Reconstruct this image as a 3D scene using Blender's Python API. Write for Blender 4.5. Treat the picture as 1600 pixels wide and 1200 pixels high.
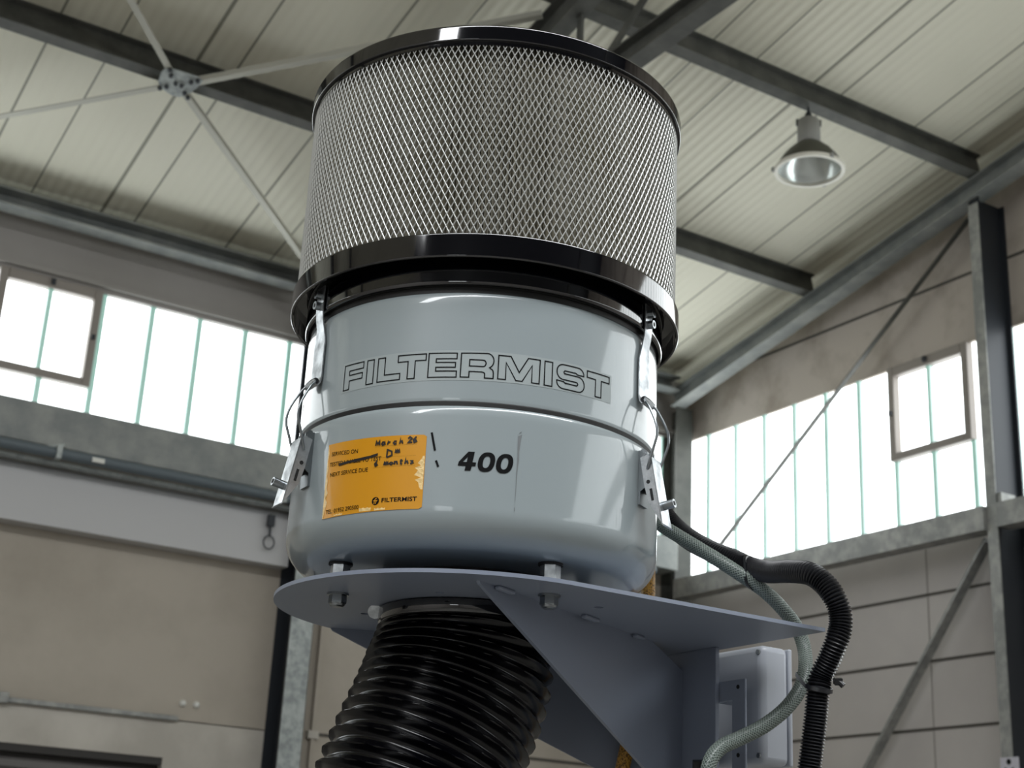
import bpy, math, random
import numpy as np
from mathutils import Vector, Matrix

random.seed(4)
PI = math.pi
scn = bpy.context.scene
COL = scn.collection
for o in list(bpy.data.objects):
    bpy.data.objects.remove(o)

# ------------------------------------------------------------------ camera
H = 1.7                                         # height of the lens above the floor
F_PX = 2286.16                                  # focal length in pixels of the 1600 px wide frame
RIGHT = Vector((0.8415, -0.5379, 0.0493))
UP = Vector((-0.2196, -0.2573, 0.9410))
FWD = Vector((0.4935, 0.8028, 0.3347))
cam_d = bpy.data.cameras.new('camera')
cam = bpy.data.objects.new('camera', cam_d)
COL.objects.link(cam)
_m = Matrix.Identity(4)
for r in range(3):
    _m[r][0], _m[r][1], _m[r][2] = RIGHT[r], UP[r], -FWD[r]
_m[0][3], _m[1][3], _m[2][3] = 0, 0, H
cam.matrix_world = _m
cam_d.sensor_fit = 'HORIZONTAL'
cam_d.sensor_width = 36.0
cam_d.lens = F_PX / 1600 * 36.0
cam_d.clip_start = 0.05
cam_d.dof.use_dof = True
cam_d.dof.focus_distance = 1.40
cam_d.dof.aperture_fstop = 14.0
scn.camera = cam

# ------------------------------------------------------------------ world, light, exposure
w = bpy.data.worlds.new('overcast')
scn.world = w
w.use_nodes = True
w.node_tree.nodes['Background'].inputs[0].default_value = (0.80, 0.88, 1.0, 1)
w.node_tree.nodes['Background'].inputs[1].default_value = 0.6

scn.view_settings.view_transform = 'Standard'
scn.view_settings.look = 'None'
scn.view_settings.gamma = 1.0
scn.view_settings.exposure = 0.32
PANE = 3.0                                      # brightness of the frosted daylight panes


def area(name, loc, to, sx, sy, power, col=(1, 1, 1)):
    d = bpy.data.lights.new(name, 'AREA')
    d.shape = 'RECTANGLE'
    d.size, d.size_y, d.energy, d.color = sx, sy, power, col
    o = bpy.data.objects.new(name, d)
    COL.objects.link(o)
    o.location = loc
    o.rotation_euler = (Vector(to) - Vector(loc)).to_track_quat('-Z', 'Y').to_euler()
    return o


# added unseen fill light under the ridge; the rest comes from the glass bands of the walls
area('added_ridge_fill', (-2.0, -1.54, 6.45), (-2.0, -1.54, 0), 11.0, 1.0, 480, (0.96, 0.98, 1.0))

cy = scn.cycles
cy.max_bounces = 8
cy.diffuse_bounces = 5
cy.glossy_bounces = 4
cy.transmission_bounces = 4
cy.caustics_reflective = False
cy.caustics_refractive = False
cy.sample_clamp_indirect = 6.0
cy.use_denoising = True


# ------------------------------------------------------------------ materials
def srgb(r, g, b):
    f = lambda c: (c / 255 / 12.92) if c <= 10 else ((c / 255 + 0.055) / 1.055) ** 2.4
    return (f(r), f(g), f(b), 1)


def mat(name, col, rough=0.5, metal=0.0, coat=0.0, spec=0.5, noise=None, bump=None, stretch=None, rough_var=0.0):
    """col linear rgba; noise = (scale, second colour, lo, hi); bump = (scale, strength, distance)"""
    m = bpy.data.materials.new(name)
    m.use_nodes = True
    nt = m.node_tree
    b = nt.nodes['Principled BSDF']
    b.inputs['Base Color'].default_value = col
    b.inputs['Roughness'].default_value = rough
    b.inputs['Metallic'].default_value = metal
    b.inputs['Coat Weight'].default_value = coat
    b.inputs['Coat Roughness'].default_value = 0.06
    b.inputs['Specular IOR Level'].default_value = spec
    tc = nt.nodes.new('ShaderNodeTexCoord')
    vec = tc.outputs['Object']
    if stretch:
        mp = nt.nodes.new('ShaderNodeMapping')
        mp.inputs['Scale'].default_value = stretch
        nt.links.new(vec, mp.inputs[0])
        vec = mp.outputs[0]
    if noise:
        n = nt.nodes.new('ShaderNodeTexNoise')
        n.inputs['Scale'].default_value = noise[0]
        n.inputs['Detail'].default_value = 6
        n.inputs['Roughness'].default_value = 0.6
        nt.links.new(vec, n.inputs['Vector'])
        r = nt.nodes.new('ShaderNodeMapRange')
        r.inputs[1].default_value, r.inputs[2].default_value = noise[2], noise[3]
        nt.links.new(n.outputs[0], r.inputs[0])
        x = nt.nodes.new('ShaderNodeMix')
        x.data_type = 'RGBA'
        x.inputs[6].default_value = col
        x.inputs[7].default_value = noise[1]
        nt.links.new(r.outputs[0], x.inputs[0])
        nt.links.new(x.outputs[2], b.inputs['Base Color'])
        if rough_var:
            r2 = nt.nodes.new('ShaderNodeMapRange')
            r2.inputs[3].default_value, r2.inputs[4].default_value = rough, rough + rough_var
            nt.links.new(r.outputs[0], r2.inputs[0])
            nt.links.new(r2.outputs[0], b.inputs['Roughness'])
    if bump:
        n2 = nt.nodes.new('ShaderNodeTexNoise')
        n2.inputs['Scale'].default_value = bump[0]
        n2.inputs['Detail'].default_value = 3
        nt.links.new(vec, n2.inputs['Vector'])
        bp = nt.nodes.new('ShaderNodeBump')
        bp.inputs['Strength'].default_value = bump[1]
        bp.inputs['Distance'].default_value = bump[2]
        nt.links.new(n2.outputs[0], bp.inputs['Height'])
        nt.links.new(bp.outputs[0], b.inputs['Normal'])
    return m


def glow(name, col, strength, noise=None):
    m = bpy.data.materials.new(name)
    m.use_nodes = True
    nt = m.node_tree
    b = nt.nodes['Principled BSDF']
    b.inputs['Base Color'].default_value = (0.5, 0.55, 0.55, 1)
    b.inputs['Roughness'].default_value = 0.35
    b.inputs['Emission Color'].default_value = col
    b.inputs['Emission Strength'].default_value = strength
    if noise:
        tc = nt.nodes.new('ShaderNodeTexCoord')
        n = nt.nodes.new('ShaderNodeTexNoise')
        n.inputs['Scale'].default_value = noise[0]
        n.inputs['Detail'].default_value = 4
        nt.links.new(tc.outputs['Object'], n.inputs['Vector'])
        r = nt.nodes.new('ShaderNodeMapRange')
        r.inputs[1].default_value, r.inputs[2].default_value = 0.3, 0.75
        r.inputs[3].default_value, r.inputs[4].default_value = strength, strength * noise[1]
        nt.links.new(n.outputs[0], r.inputs[0])
        nt.links.new(r.outputs[0], b.inputs['Emission Strength'])
    return m


M = {}
M['paint'] = mat('grey_gloss_paint', srgb(150, 160, 163), 0.34, coat=0.9, bump=(170, 0.10, 0.0006))
M['bracket'] = mat('blue_grey_paint', srgb(131, 139, 155), 0.38, coat=0.0, bump=(60, 0.06, 0.001))
M['boxpaint'] = mat('box_grey_paint', srgb(176, 181, 190), 0.38, coat=0.1)
M['black'] = mat('black_gloss', srgb(5, 5, 9), 0.05, coat=0.6, spec=1.0, bump=(40, 0.03, 0.001))
M['gasket'] = mat('black_rubber', srgb(12, 12, 12), 0.6)
M['blackplastic'] = mat('black_plastic', srgb(20, 21, 25), 0.34, spec=0.5)
M['hose'] = mat('black_duct', srgb(2, 2, 5), 0.2, spec=0.35)
M['mesh'] = mat('expanded_steel', srgb(204, 206, 203), 0.38, metal=0.55)
M['pleat'] = mat('pleated_paper', srgb(156, 152, 138), 0.85, noise=(18, srgb(138, 132, 112), 0.45, 0.7))
M['steel'] = mat('zinc_steel', srgb(205, 209, 212), 0.30, metal=0.9, noise=(60, srgb(150, 154, 158), 0.4, 0.7), rough_var=0.15)
M['nut'] = mat('nut_steel', srgb(150, 155, 158), 0.28, metal=1.0)
M['ink'] = mat('black_ink', srgb(6, 7, 9), 0.6, spec=0.15)
M['marker'] = mat('marker_ink', srgb(26, 16, 10), 0.5)
M['film'] = mat('decal_film', srgb(158, 167, 168), 0.5)
M['label'] = mat('yellow_vinyl', srgb(212, 146, 6), 0.33, coat=0.25, bump=(120, 0.08, 0.001))
M['label_edge'] = mat('pale_torn_vinyl', srgb(238, 205, 140), 0.35, coat=0.3, bump=(260, 0.6, 0.002))
M['scratch'] = mat('bare_metal_scratch', srgb(118, 122, 124), 0.5)
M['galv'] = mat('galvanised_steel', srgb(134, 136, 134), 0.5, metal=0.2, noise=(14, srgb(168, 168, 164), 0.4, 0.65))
M['galv_dark'] = mat('dark_galvanised_steel', srgb(74, 75, 71), 0.55, metal=0.1, noise=(9, srgb(94, 94, 89), 0.4, 0.68))
M['galv_mid'] = mat('streaked_galvanised_steel', srgb(128, 132, 131), 0.5, metal=0.15, noise=(7, srgb(154, 156, 152), 0.4, 0.68))
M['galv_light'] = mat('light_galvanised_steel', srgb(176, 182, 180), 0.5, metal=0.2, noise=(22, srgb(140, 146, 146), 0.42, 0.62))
M['dark_steel_shade'] = mat('dark_steel_and_column_shade', srgb(40, 44, 50), 0.5, metal=0.1)  # dark steel fittings; on the two wall columns it is painted-in shade
M['pvc_pipe'] = mat('slate_pipe', srgb(92, 102, 108), 0.4)
M['brace'] = mat('pale_brace_steel', srgb(186, 185, 174), 0.55, metal=0.2)
M['sash'] = mat('taupe_window_frame', srgb(146, 139, 132), 0.5)
M['concrete_beige'] = mat('beige_concrete', srgb(181, 173, 161), 0.85, noise=(1.6, srgb(165, 157, 145), 0.42, 0.68), bump=(30, 0.1, 0.004))
M['concrete_pale'] = mat('pale_concrete', srgb(200, 195, 186), 0.85, noise=(2.4, srgb(180, 175, 166), 0.4, 0.66))
M['concrete_grey'] = mat('grey_wall_panel', srgb(192, 187, 184), 0.8, noise=(2.2, srgb(200, 195, 191), 0.4, 0.7))
M['panel_grey'] = mat('smooth_grey_panel', srgb(158, 154, 150), 0.7, noise=(1.2, srgb(148, 144, 139), 0.4, 0.7))
M['concrete_gable'] = mat('stained_gable_concrete', srgb(186, 177, 167), 0.85, noise=(3.0, srgb(156, 146, 134), 0.48, 0.7))
M['casing'] = mat('sheet_metal_casing', srgb(192, 192, 193), 0.5)
M['joint_faint'] = mat('filled_joint', srgb(160, 155, 151), 0.9)
M['joint'] = mat('dark_joint', srgb(84, 81, 76), 0.9)
M['shutter'] = mat('shutter_slat', srgb(104, 101, 99), 0.5)
M['shutter_dark'] = mat('shutter_recess', srgb(52, 50, 48), 0.7)
M['floor'] = mat('concrete_floor', srgb(150, 148, 143), 0.5, noise=(1.2, srgb(130, 128, 124), 0.4, 0.7))
M['pane'] = glow('frosted_daylight_glass', (0.95, 0.985, 1.0, 1), PANE, (3.0, 0.86))
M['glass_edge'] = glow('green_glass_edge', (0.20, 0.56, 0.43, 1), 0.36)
M['lamp_grey'] = mat('lamp_housing_grey', srgb(150, 150, 146), 0.5)
M['lamp_dark'] = mat('lamp_reflector_outside', srgb(72, 72, 62), 0.5)
M['lamp_in'] = mat('lamp_reflector_inside', srgb(232, 238, 236), 0.2, metal=0.6)
M['lamp_rim'] = mat('lamp_rim', srgb(225, 222, 210), 0.4)
M['white'] = mat('white_plastic', srgb(222, 222, 216), 0.5)
M['paper'] = mat('paper_sign', srgb(196, 194, 204), 0.7)
M['braid'] = mat('braided_hose_tube', srgb(78, 88, 84), 0.25, spec=0.6)
M['braid_strand'] = mat('braided_hose_strand', srgb(122, 132, 126), 0.35)
M['amber'] = mat('amber_mesh_hose', srgb(196, 146, 62), 0.35, noise=(420, srgb(92, 62, 22), 0.45, 0.6), bump=(420, 0.6, 0.002))


M['roof_dark'] = mat('unseen_roof_darkened', srgb(70, 72, 74), 0.7)  # unseen slope, coloured dark to keep reflections in the black rings low


def roof_material():
    m = bpy.data.materials.new('cream_roof_sheet')
    m.use_nodes = True
    nt = m.node_tree
    b = nt.nodes['Principled BSDF']
    b.inputs['Roughness'].default_value = 0.55
    tc = nt.nodes.new('ShaderNodeTexCoord')
    sx = nt.nodes.new('ShaderNodeSeparateXYZ')
    nt.links.new(tc.outputs['Object'], sx.inputs[0])

    def math(op, a, bval=None):
        n = nt.nodes.new('ShaderNodeMath')
        n.operation = op
        if isinstance(a, float):
            n.inputs[0].default_value = a
        else:
            nt.links.new(a, n.inputs[0])
        if bval is not None:
            if isinstance(bval, float):
                n.inputs[1].default_value = bval
            else:
                nt.links.new(bval, n.inputs[1])
        return n.outputs[0]
    x = sx.outputs[0]
    # three sheet laps in every 1.315 m: 1.40, 1.76, 1.94, 2.45 ...
    total = None
    for off, wd in ((1.40, 0.005), (1.76, 0.009), (1.94, 0.006), (2.45, 0.006)):
        p = math('FLOORED_MODULO', math('ADD', x, 13.15 - off + 0.05), 1.315)
        d = math('ABSOLUTE', math('SUBTRACT', p, 0.05))
        s = math('LESS_THAN', d, wd)
        total = s if total is None else math('MAXIMUM', total, s)
    n = nt.nodes.new('ShaderNodeTexNoise')
    n.inputs['Scale'].default_value = 1.3
    nt.links.new(tc.outputs['Object'], n.inputs['Vector'])
    c = nt.nodes.new('ShaderNodeMix')
    c.data_type = 'RGBA'
    c.inputs[6].default_value = srgb(222, 219, 201)
    c.inputs[7].default_value = srgb(215, 212, 194)
    nt.links.new(n.outputs[0], c.inputs[0])
    c2 = nt.nodes.new('ShaderNodeMix')
    c2.data_type = 'RGBA'
    c2.inputs[7].default_value = srgb(140, 138, 124)
    nt.links.new(total, c2.inputs[0])
    nt.links.new(c.outputs[2], c2.inputs[6])
    nt.links.new(c2.outputs[2], b.inputs['Base Color'])
    rib = math('SINE', math('MULTIPLY', x, 2 * PI / 0.055))
    hgt = math('ADD', math('MULTIPLY', rib, 0.0012), math('MULTIPLY', total, -0.006))
    bp = nt.nodes.new('ShaderNodeBump')
    bp.inputs['Strength'].default_value = 1.0
    bp.inputs['Distance'].default_value = 1.0
    nt.links.new(hgt, bp.inputs['Height'])
    nt.links.new(bp.outputs[0], b.inputs['Normal'])
    return m


M['roof'] = roof_material()


# ------------------------------------------------------------------ mesh building
class MB:
    def __init__(self):
        self.v, self.f, self.m = [], [], []

    def add(self, verts, faces, mi=0):
        o = len(self.v)
        self.v += [tuple(map(float, p)) for p in verts]
        self.f += [tuple(o + i for i in f) for f in faces]
        self.m += [mi] * len(faces)
        return self

    def box(self, x0, x1, y0, y1, z0, z1, mi=0):
        v = [(x, y, z) for z in (z0, z1) for y in (y0, y1) for x in (x0, x1)]
        return self.add(v, [(0, 2, 3, 1), (4, 5, 7, 6), (0, 1, 5, 4), (2, 6, 7, 3), (0, 4, 6, 2), (1, 3, 7, 5)], mi)

    def obox(self, c, ax, ay, az, mi=0):
        """box about c with half-axis vectors"""
        c, ax, ay, az = map(Vector, (c, ax, ay, az))
        v = [c + i * ax + j * ay + k * az for k in (-1, 1) for j in (-1, 1) for i in (-1, 1)]
        return self.add(v, [(0, 2, 3, 1), (4, 5, 7, 6), (0, 1, 5, 4), (2, 6, 7, 3), (0, 4, 6, 2), (1, 3, 7, 5)], mi)

    def loft(self, rings, closed=True, caps=True, mi=0):
        n = len(rings[0])
        v = [p for r in rings for p in r]
        f = []
        for i in range(len(rings) - 1):
            for j in range(n if closed else n - 1):
                k = (j + 1) % n
                f.append((i * n + j, i * n + k, (i + 1) * n + k, (i + 1) * n + j))
        if caps and closed:
            f.append(tuple(reversed(range(n))))
            f.append(tuple((len(rings) - 1) * n + j for j in range(n)))
        return self.add(v, f, mi)

    def prism(self, poly, d, mi=0):
        """poly: 3D points, extruded by vector d"""
        d = Vector(d)
        return self.loft([[Vector(p) for p in poly], [Vector(p) + d for p in poly]], mi=mi)

    def lathe(self, prof, c=(0, 0), n=128, mi=0, a0=0.0, a1=2 * PI):
        full = abs(a1 - a0 - 2 * PI) < 1e-6
        k = n if full else n + 1
        rings = []
        for r, z in prof:
            rings.append([(c[0] + r * math.cos(a0 + (a1 - a0) * i / n), c[1] + r * math.sin(a0 + (a1 - a0) * i / n), z) for i in range(k)])
        return self.loft(rings, closed=full, caps=False, mi=mi)

    def cyl(self, p0, p1, r0, r1=None, n=16, mi=0, caps=True):
        r1 = r0 if r1 is None else r1
        p0, p1 = Vector(p0), Vector(p1)
        d = (p1 - p0).normalized()
        a = d.orthogonal().normalized()
        b = d.cross(a)
        rings = [[p + r * (math.cos(2 * PI * i / n) * a + math.sin(2 * PI * i / n) * b) for i in range(n)] for p, r in ((p0, r0), (p1, r1))]
        return self.loft(rings, caps=caps, mi=mi)

    def tube(self, path, r, n=12, caps=True, mi=0):
        fr = frames(path)
        rings = []
        for k, (p, a, b) in enumerate(fr):
            rr = r(k) if callable(r) else r
            rings.append([p + rr * (math.cos(2 * PI * i / n) * a + math.sin(2 * PI * i / n) * b) for i in range(n)])
        return self.loft(rings, caps=caps, mi=mi)

    def section(self, prof, p0, p1, up, mi=0):
        """2D profile (a across, b along up) swept from p0 to p1"""
        p0, p1 = Vector(p0), Vector(p1)
        d = (p1 - p0).normalized()
        up = (Vector(up) - Vector(up).dot(d) * d).normalized()
        s = d.cross(up)
        return self.loft([[p + a * s + b * up for a, b in prof] for p in (p0, p1)], mi=mi)

    def ibeam(self, p0, p1, up, h, w, tw=0.007, tf=0.009, mi=0):
        """origin line is the middle of the bottom flange's underside"""
        a, t = w / 2, tw / 2
        prof = [(-a, 0), (a, 0), (a, tf), (t, tf), (t, h - tf), (a, h - tf), (a, h), (-a, h), (-a, h - tf), (-t, h - tf), (-t, tf), (-a, tf)]
        return self.section(prof, p0, p1, up, mi)

    def build(self, name, mats, parent=None, smooth=None, label=None, cat=None, group=None, kind=None, base=None, bevel=0.0):
        me = bpy.data.meshes.new(name)
        if parent is not None:
            root = parent
            while root.parent is not None:
                root = root.parent
            off = Vector(root.location)
        else:
            if base is None:
                xs = np.array(self.v)
                base = ((xs[:, 0].min() + xs[:, 0].max()) / 2, (xs[:, 1].min() + xs[:, 1].max()) / 2, xs[:, 2].min())
            off = Vector(base)
        me.from_pydata([(p[0] - off.x, p[1] - off.y, p[2] - off.z) for p in self.v], [], self.f)
        mats = mats if isinstance(mats, (list, tuple)) else [mats]
        for mm in mats:
            me.materials.append(M[mm])
        if len(mats) > 1:
            me.polygons.foreach_set('material_index', self.m)
        me.update()
        if smooth:
            me.shade_smooth()
            me.set_sharp_from_angle(angle=math.radians(smooth))
        o = bpy.data.objects.new(name, me)
        COL.objects.link(o)
        if bevel:
            bv = o.modifiers.new('bevel', 'BEVEL')
            bv.width, bv.segments, bv.limit_method = bevel, 3, 'ANGLE'
            bv.angle_limit = math.radians(40)
            bv.harden_normals = False
            me.shade_smooth()
            me.set_sharp_from_angle(angle=math.radians(40))
        if parent is not None:
            o.parent = parent
            root = parent
            # parts share their thing's origin, so only the first level keeps an offset of zero
        else:
            o.location = off
        return tag(o, label, cat, group, kind)


def tag(o, label=None, cat=None, group=None, kind=None):
    for k, val in (('label', label), ('category', cat), ('group', group), ('kind', kind)):
        if val:
            o[k] = val
    return o


def empty(name, loc, label, cat, group=None, kind=None):
    o = bpy.data.objects.new(name, None)
    COL.objects.link(o)
    o.location = loc
    o.empty_display_size = 0.05
    return tag(o, label, cat, group, kind)


def frames(path):
    P = [Vector(p) for p in path]
    n = len(P)
    T = [(P[min(i + 1, n - 1)] - P[max(i - 1, 0)]).normalized() for i in range(n)]
    a = T[0].orthogonal().normalized()
    out = []
    for i in range(n):
        a = (a - a.dot(T[i]) * T[i]).normalized()
        out.append((P[i], a.copy(), T[i].cross(a)))
    return out


def spline(pts, step):
    """Catmull-Rom through pts, resampled to equal steps"""
    P = [Vector(p) for p in pts]
    P = [2 * P[0] - P[1]] + P + [2 * P[-1] - P[-2]]
    dense = []
    for i in range(1, len(P) - 2):
        for k in range(40):
            t = k / 40
            a, b, c, d = P[i - 1], P[i], P[i + 1], P[i + 2]
            dense.append(0.5 * ((2 * b) + (c - a) * t + (2 * a - 5 * b + 4 * c - d) * t * t + (3 * b - a - 3 * c + d) * t ** 3))
    dense.append(P[-2])
    L = [0]
    for i in range(1, len(dense)):
        L.append(L[-1] + (dense[i] - dense[i - 1]).length)
    n = max(2, int(L[-1] / step))
    out, j = [], 0
    for k in range(n + 1):
        s = L[-1] * k / n
        while j < len(L) - 2 and L[j + 1] < s:
            j += 1
        t = (s - L[j]) / max(1e-9, L[j + 1] - L[j])
        out.append(dense[j].lerp(dense[j + 1], min(1, t)))
    return out


def sight(px, py, depth):
    """a point of the place, surveyed from the photograph: bearing of (px, py) at a distance along the view axis"""
    d = ((px - 800) / F_PX) * RIGHT + ((600 - py) / F_PX) * UP + FWD
    return Vector((0, 0, H)) + d * depth


# ================================================================== THE HALL
YL, XR = 7.12, 5.73            # long wall with windows; gable wall with windows
XB, YB = -9.0, -10.2          # far ends of the hall behind the camera
SL = 0.205                     # roof slope
zb = lambda y: 5.36 + SL * (4.51 - y)          # underside of the purlins
zr = lambda y: zb(y) + 0.14                    # underside of the roof sheets
YR = -1.54                                     # ridge
zr2 = lambda y: zr(YR) - SL * (YR - y)         # the other slope

MB().box(XB - .2, XR + .2, YB - .2, YL + .2, -0.1, 0).build('floor', 'floor', kind='structure')
c = MB()
xs0, xs1 = XB - .2, XR + .25
c.add([(xs0, YL + .25, zr(YL + .25)), (xs1, YL + .25, zr(YL + .25)), (xs1, YR, zr(YR)), (xs0, YR, zr(YR)),
       (xs0, YL + .25, zr(YL + .25) + .08), (xs1, YL + .25, zr(YL + .25) + .08), (xs1, YR, zr(YR) + .08), (xs0, YR, zr(YR) + .08)],
      [(0, 1, 2, 3), (7, 6, 5, 4), (0, 4, 5, 1), (1, 5, 6, 2), (2, 6, 7, 3), (3, 7, 4, 0)])
c.build('ceiling', 'roof', kind='structure', base=(0, 0, 0))
c = MB()
c.add([(xs0, YR, zr(YR)), (xs1, YR, zr(YR)), (xs1, YB - .2, zr2(YB - .2)), (xs0, YB - .2, zr2(YB - .2)),
       (xs0, YR, zr(YR) + .08), (xs1, YR, zr(YR) + .08), (xs1, YB - .2, zr2(YB - .2) + .08), (xs0, YB - .2, zr2(YB - .2) + .08)],
      [(0, 1, 2, 3), (7, 6, 5, 4), (0, 4, 5, 1), (1, 5, 6, 2), (2, 6, 7, 3), (3, 7, 4, 0)])
c.build('ceiling', 'roof_dark', kind='structure', base=(0, 0, 0))

# ---- left long wall: beige concrete below, band of channel glass, grey panel above
wl = MB()
wl.box(XB, XR, YL, YL + .2, 2.47, 3.76, 0)
wl.box(XB, 0.2, YL, YL + .2, 0, 2.47, 1)
wl.box(2.49, XR, YL, YL + .2, 0, 2.4755, 1)
wl.box(0.2, 2.49, YL, YL + .2, 2.29, 2.47, 1)
wl.box(XB, XR, YL - .02, YL + .2, 4.575, 5.15, 2)
wl.box(XB, XR, YL - .045, YL, 4.60, 4.625, 2)                   # small ledge over the glass
wl.build('wall_left', ['concrete_beige', 'concrete_pale', 'panel_grey'], kind='structure')
MB().box(3.22, XR - .1, YL - .006, YL + .0, 1.0, 3.3).build('wall_left', 'concrete_beige', kind='structure')
MB().box(3.24, XR - .1, YL - .010, YL - .005, 2.472, 2.488).build('trim_1', 'joint', kind='structure')

def window_band(name, axis, plane, a0, a1, z0, z1, marks, sash=None, proud=-1):
    """a band of upright channel glass in a wall; axis 'x' runs along x at y=plane, 'y' along y at x=plane"""
    def bx(mb, s0, s1, d0, d1, q0, q1):
        if axis == 'x':
            mb.box(s0, s1, min(plane + proud * d0, plane + proud * d1), max(plane + proud * d0, plane + proud * d1), q0, q1)
        else:
            mb.box(min(plane + proud * d0, plane + proud * d1), max(plane + proud * d0, plane + proud * d1), s0, s1, q0, q1)
    g = MB()
    bx(g, a0, a1, -.05, -.02, z0, z1)
    win = g.build(name, 'pane', kind='structure')
    e = MB()
    for s in marks:
        if sash and sash[0] < s < sash[1]:
            bx(e, s - .014, s + .014, -.03, .005, z0, sash[2])
            continue
        bx(e, s - .014, s + .014, -.03, .005, z0, z1)
    bx(e, a0, a1, -.03, -.010, z0, z0 + .014)
    e.build('glazing_joint', 'glass_edge', win)
    if sash:
        s0, s1, q0, q1 = sash
        f = MB()
        t = .042
        bx(f, s0, s0 + t, -.03, .03, q0, q1)
        bx(f, s1 - t, s1, -.03, .03, q0, q1)
        bx(f, s0 + t, s1 - t, -.03, .03, q0, q0 + t)
        bx(f, s0 + t, s1 - t, -.03, .03, q1 - t * 1.3, q1)
        fr = f.build('sash_frame', 'sash', win, bevel=.006)
        tag(fr, 'taupe opening sash frame')
        j = MB()
        mid = (s0 + s1) / 2
        bx(j, mid - .012, mid + .012, -.025, .012, q0 + t, q1 - t * 1.3)
        j.build('sash_glazing_joint', 'glass_edge', fr)
        k = MB()
        bx(k, s1 - t * .75, s1 - t * .35, .03, .045, (q0 + q1) / 2 - .012, (q0 + q1) / 2 + .012)
        bx(k, mid - .01, mid + .01, .03, .045, q1 - t * .9, q1 - t * .2)
        k.build('sash_catch', 'dark_steel_shade', fr)
    return win

mk = [1.87 + .262 * i for i in range(-40, 15)]
window_band('window_1', 'x', YL, XB + .2, XR - .02, 3.76, 4.575, mk, (1.333, 1.857, 4.055, 4.585))
mkr = [6.636 - .2625 * i for i in range(-1, 62)]
window_band('window_2', 'y', XR, 0.9, YL, 3.60, 4.58, [m for m in mkr if m > .95], (4.79, 5.345, 4.045, 4.58))
window_band('window_3', 'y', XR, YB + .3, 0.9, 3.35, 4.58, [m for m in mkr if m < .9])

# ---- right gable wall
wr = MB()
wr.box(XR, XR + .2, 0.9, YL + .2, 0, 3.60, 0)
wr.box(XR, XR + .2, YB, 0.9, 0, 3.35, 0)
g0 = [(XR - .0, YL + .2, 4.58), (XR, YL + .2, zr(YL + .2) + .05), (XR, YR, zr(YR) + .05), (XR, YB, zr2(YB) + .05), (XR, YB, 4.58)]
wr.prism(g0, (.2, 0, 0), 1)
wr.build('wall_right', ['concrete_grey', 'concrete_gable'], kind='structure')
t = MB()
for z in (3.297, 2.959, 2.624, 2.289, 1.95):
    t.box(XR - .004, XR + .01, YB, YL, z - .007, z + .007)
t.box(XR - .004, XR + .01, YB, YL, 4.955, 4.970)
t.build('trim_2', 'joint', kind='structure')
t = MB()
for y in (5.15, 2.2, -1.0):
    t.box(XR - .003, XR + .01, y - .0035, y + .0035, 1.6, 3.6)
t.build('trim_3', 'joint_faint', kind='structure')

# ---- walls behind the camera, with the same glass band and an open gate
wb = MB()
wb.box(XB - .2, XB, YB, YL + .2, 0, 2.4)
wb.box(XB - .2, XB, YB, -9.2, 2.4, 5.2)
wb.box(XB - .2, XB, -6.0, YL + .2, 2.4, 5.2)
wb.prism([(XB - .2, YL + .2, 5.2), (XB - .2, YR, 5.2), (XB - .2, YB, 5.2), (XB - .2, YB, zr2(YB) + .05), (XB - .2, YR, zr(YR) + .05), (XB - .2, YL + .2, zr(YL + .2) + .05)], (.2, 0, 0))
wb.build('wall_back', 'concrete_grey', kind='structure')
window_band('window_4', 'y', XB, -9.2, -6.0, 2.4, 5.2, [-8.9, -8.3, -8.2, -8.1, -8.0, -7.4, -7.1, -6.5, -6.3], None, proud=1)
wf = MB()
wf.box(XB, XR, YB - .2, YB, 0, 3.2, 0)
wf.box(XB, XR, YB - .2, YB, 4.4, zr2(YB) + .1, 0)
wf.box(XB, XR, YB - .2, YB, 3.2, 4.4, 0)
wf.build('wall_front', 'concrete_grey', kind='structure')


# ---- roller shutter door under the left windows
d = MB()
d.box(0.2, 2.49, YL + .06, YL + .16, 0, 2.29, 1)
door = d.build('door_1', ['shutter', 'shutter_dark'], kind='structure')
d = MB()
d.box(0.2, 2.49, YL + .005, YL + .06, 2.255, 2.29)
d.build('door_head', 'shutter_dark', door)
d = MB()
for i in range(24):
    z = 2.235 - .09 * i
    d.prism([(0.24, YL + .06, z), (0.24, YL + .045, z - .015), (0.24, YL + .045, z - .045), (0.24, YL + .06, z - .06)], (2.21, 0, 0))
d.build('door_slats', 'shutter', door)

# ================================================================== STEELWORK
def steel(name, mb, m, label, cat, group=None, smooth=None, bevel=0):
    return mb.build(name, m, label=label, cat=cat, group=group, smooth=smooth, bevel=bevel)

NRM = Vector((0, SL, 1)).normalized()
steel('steel_purlin', MB().ibeam((-8, 5.745, zb(5.745)), (5.56, 5.745, zb(5.745)), NRM, .138, .062), 'galv_dark',
      'galvanised roof purlin carrying the white cross-bracing plate, second up from the left windows', 'roof beam')
steel('steel_purlin', MB().ibeam((-8, 4.51, zb(4.51)), (5.56, 4.51, zb(4.51)), NRM, .138, .062), 'galv_dark',
      'galvanised roof purlin from which the bell-shaped lamp hangs', 'roof beam')
e = MB()
e.section([(-.05, 0), (.05, 0), (.05, .012), (-.038, .012), (-.038, .084), (.05, .084), (.05, .096), (-.05, .096)], (-8, 6.95, 4.825), (5.5, 6.95, 4.825), (0, 0, 1))
steel('eaves_beam', e, 'galv_mid', 'streaked galvanised channel beam along the eaves above the left windows', 'roof beam')
steel('gable_rafter', MB().ibeam((5.55, 7.0, zb(7.0) - .105), (5.55, -1.5, zb(-1.5) - .105), NRM, .104, .10), 'galv_mid',
      'sloping steel rafter running up along the right gable wall', 'roof beam')
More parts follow.
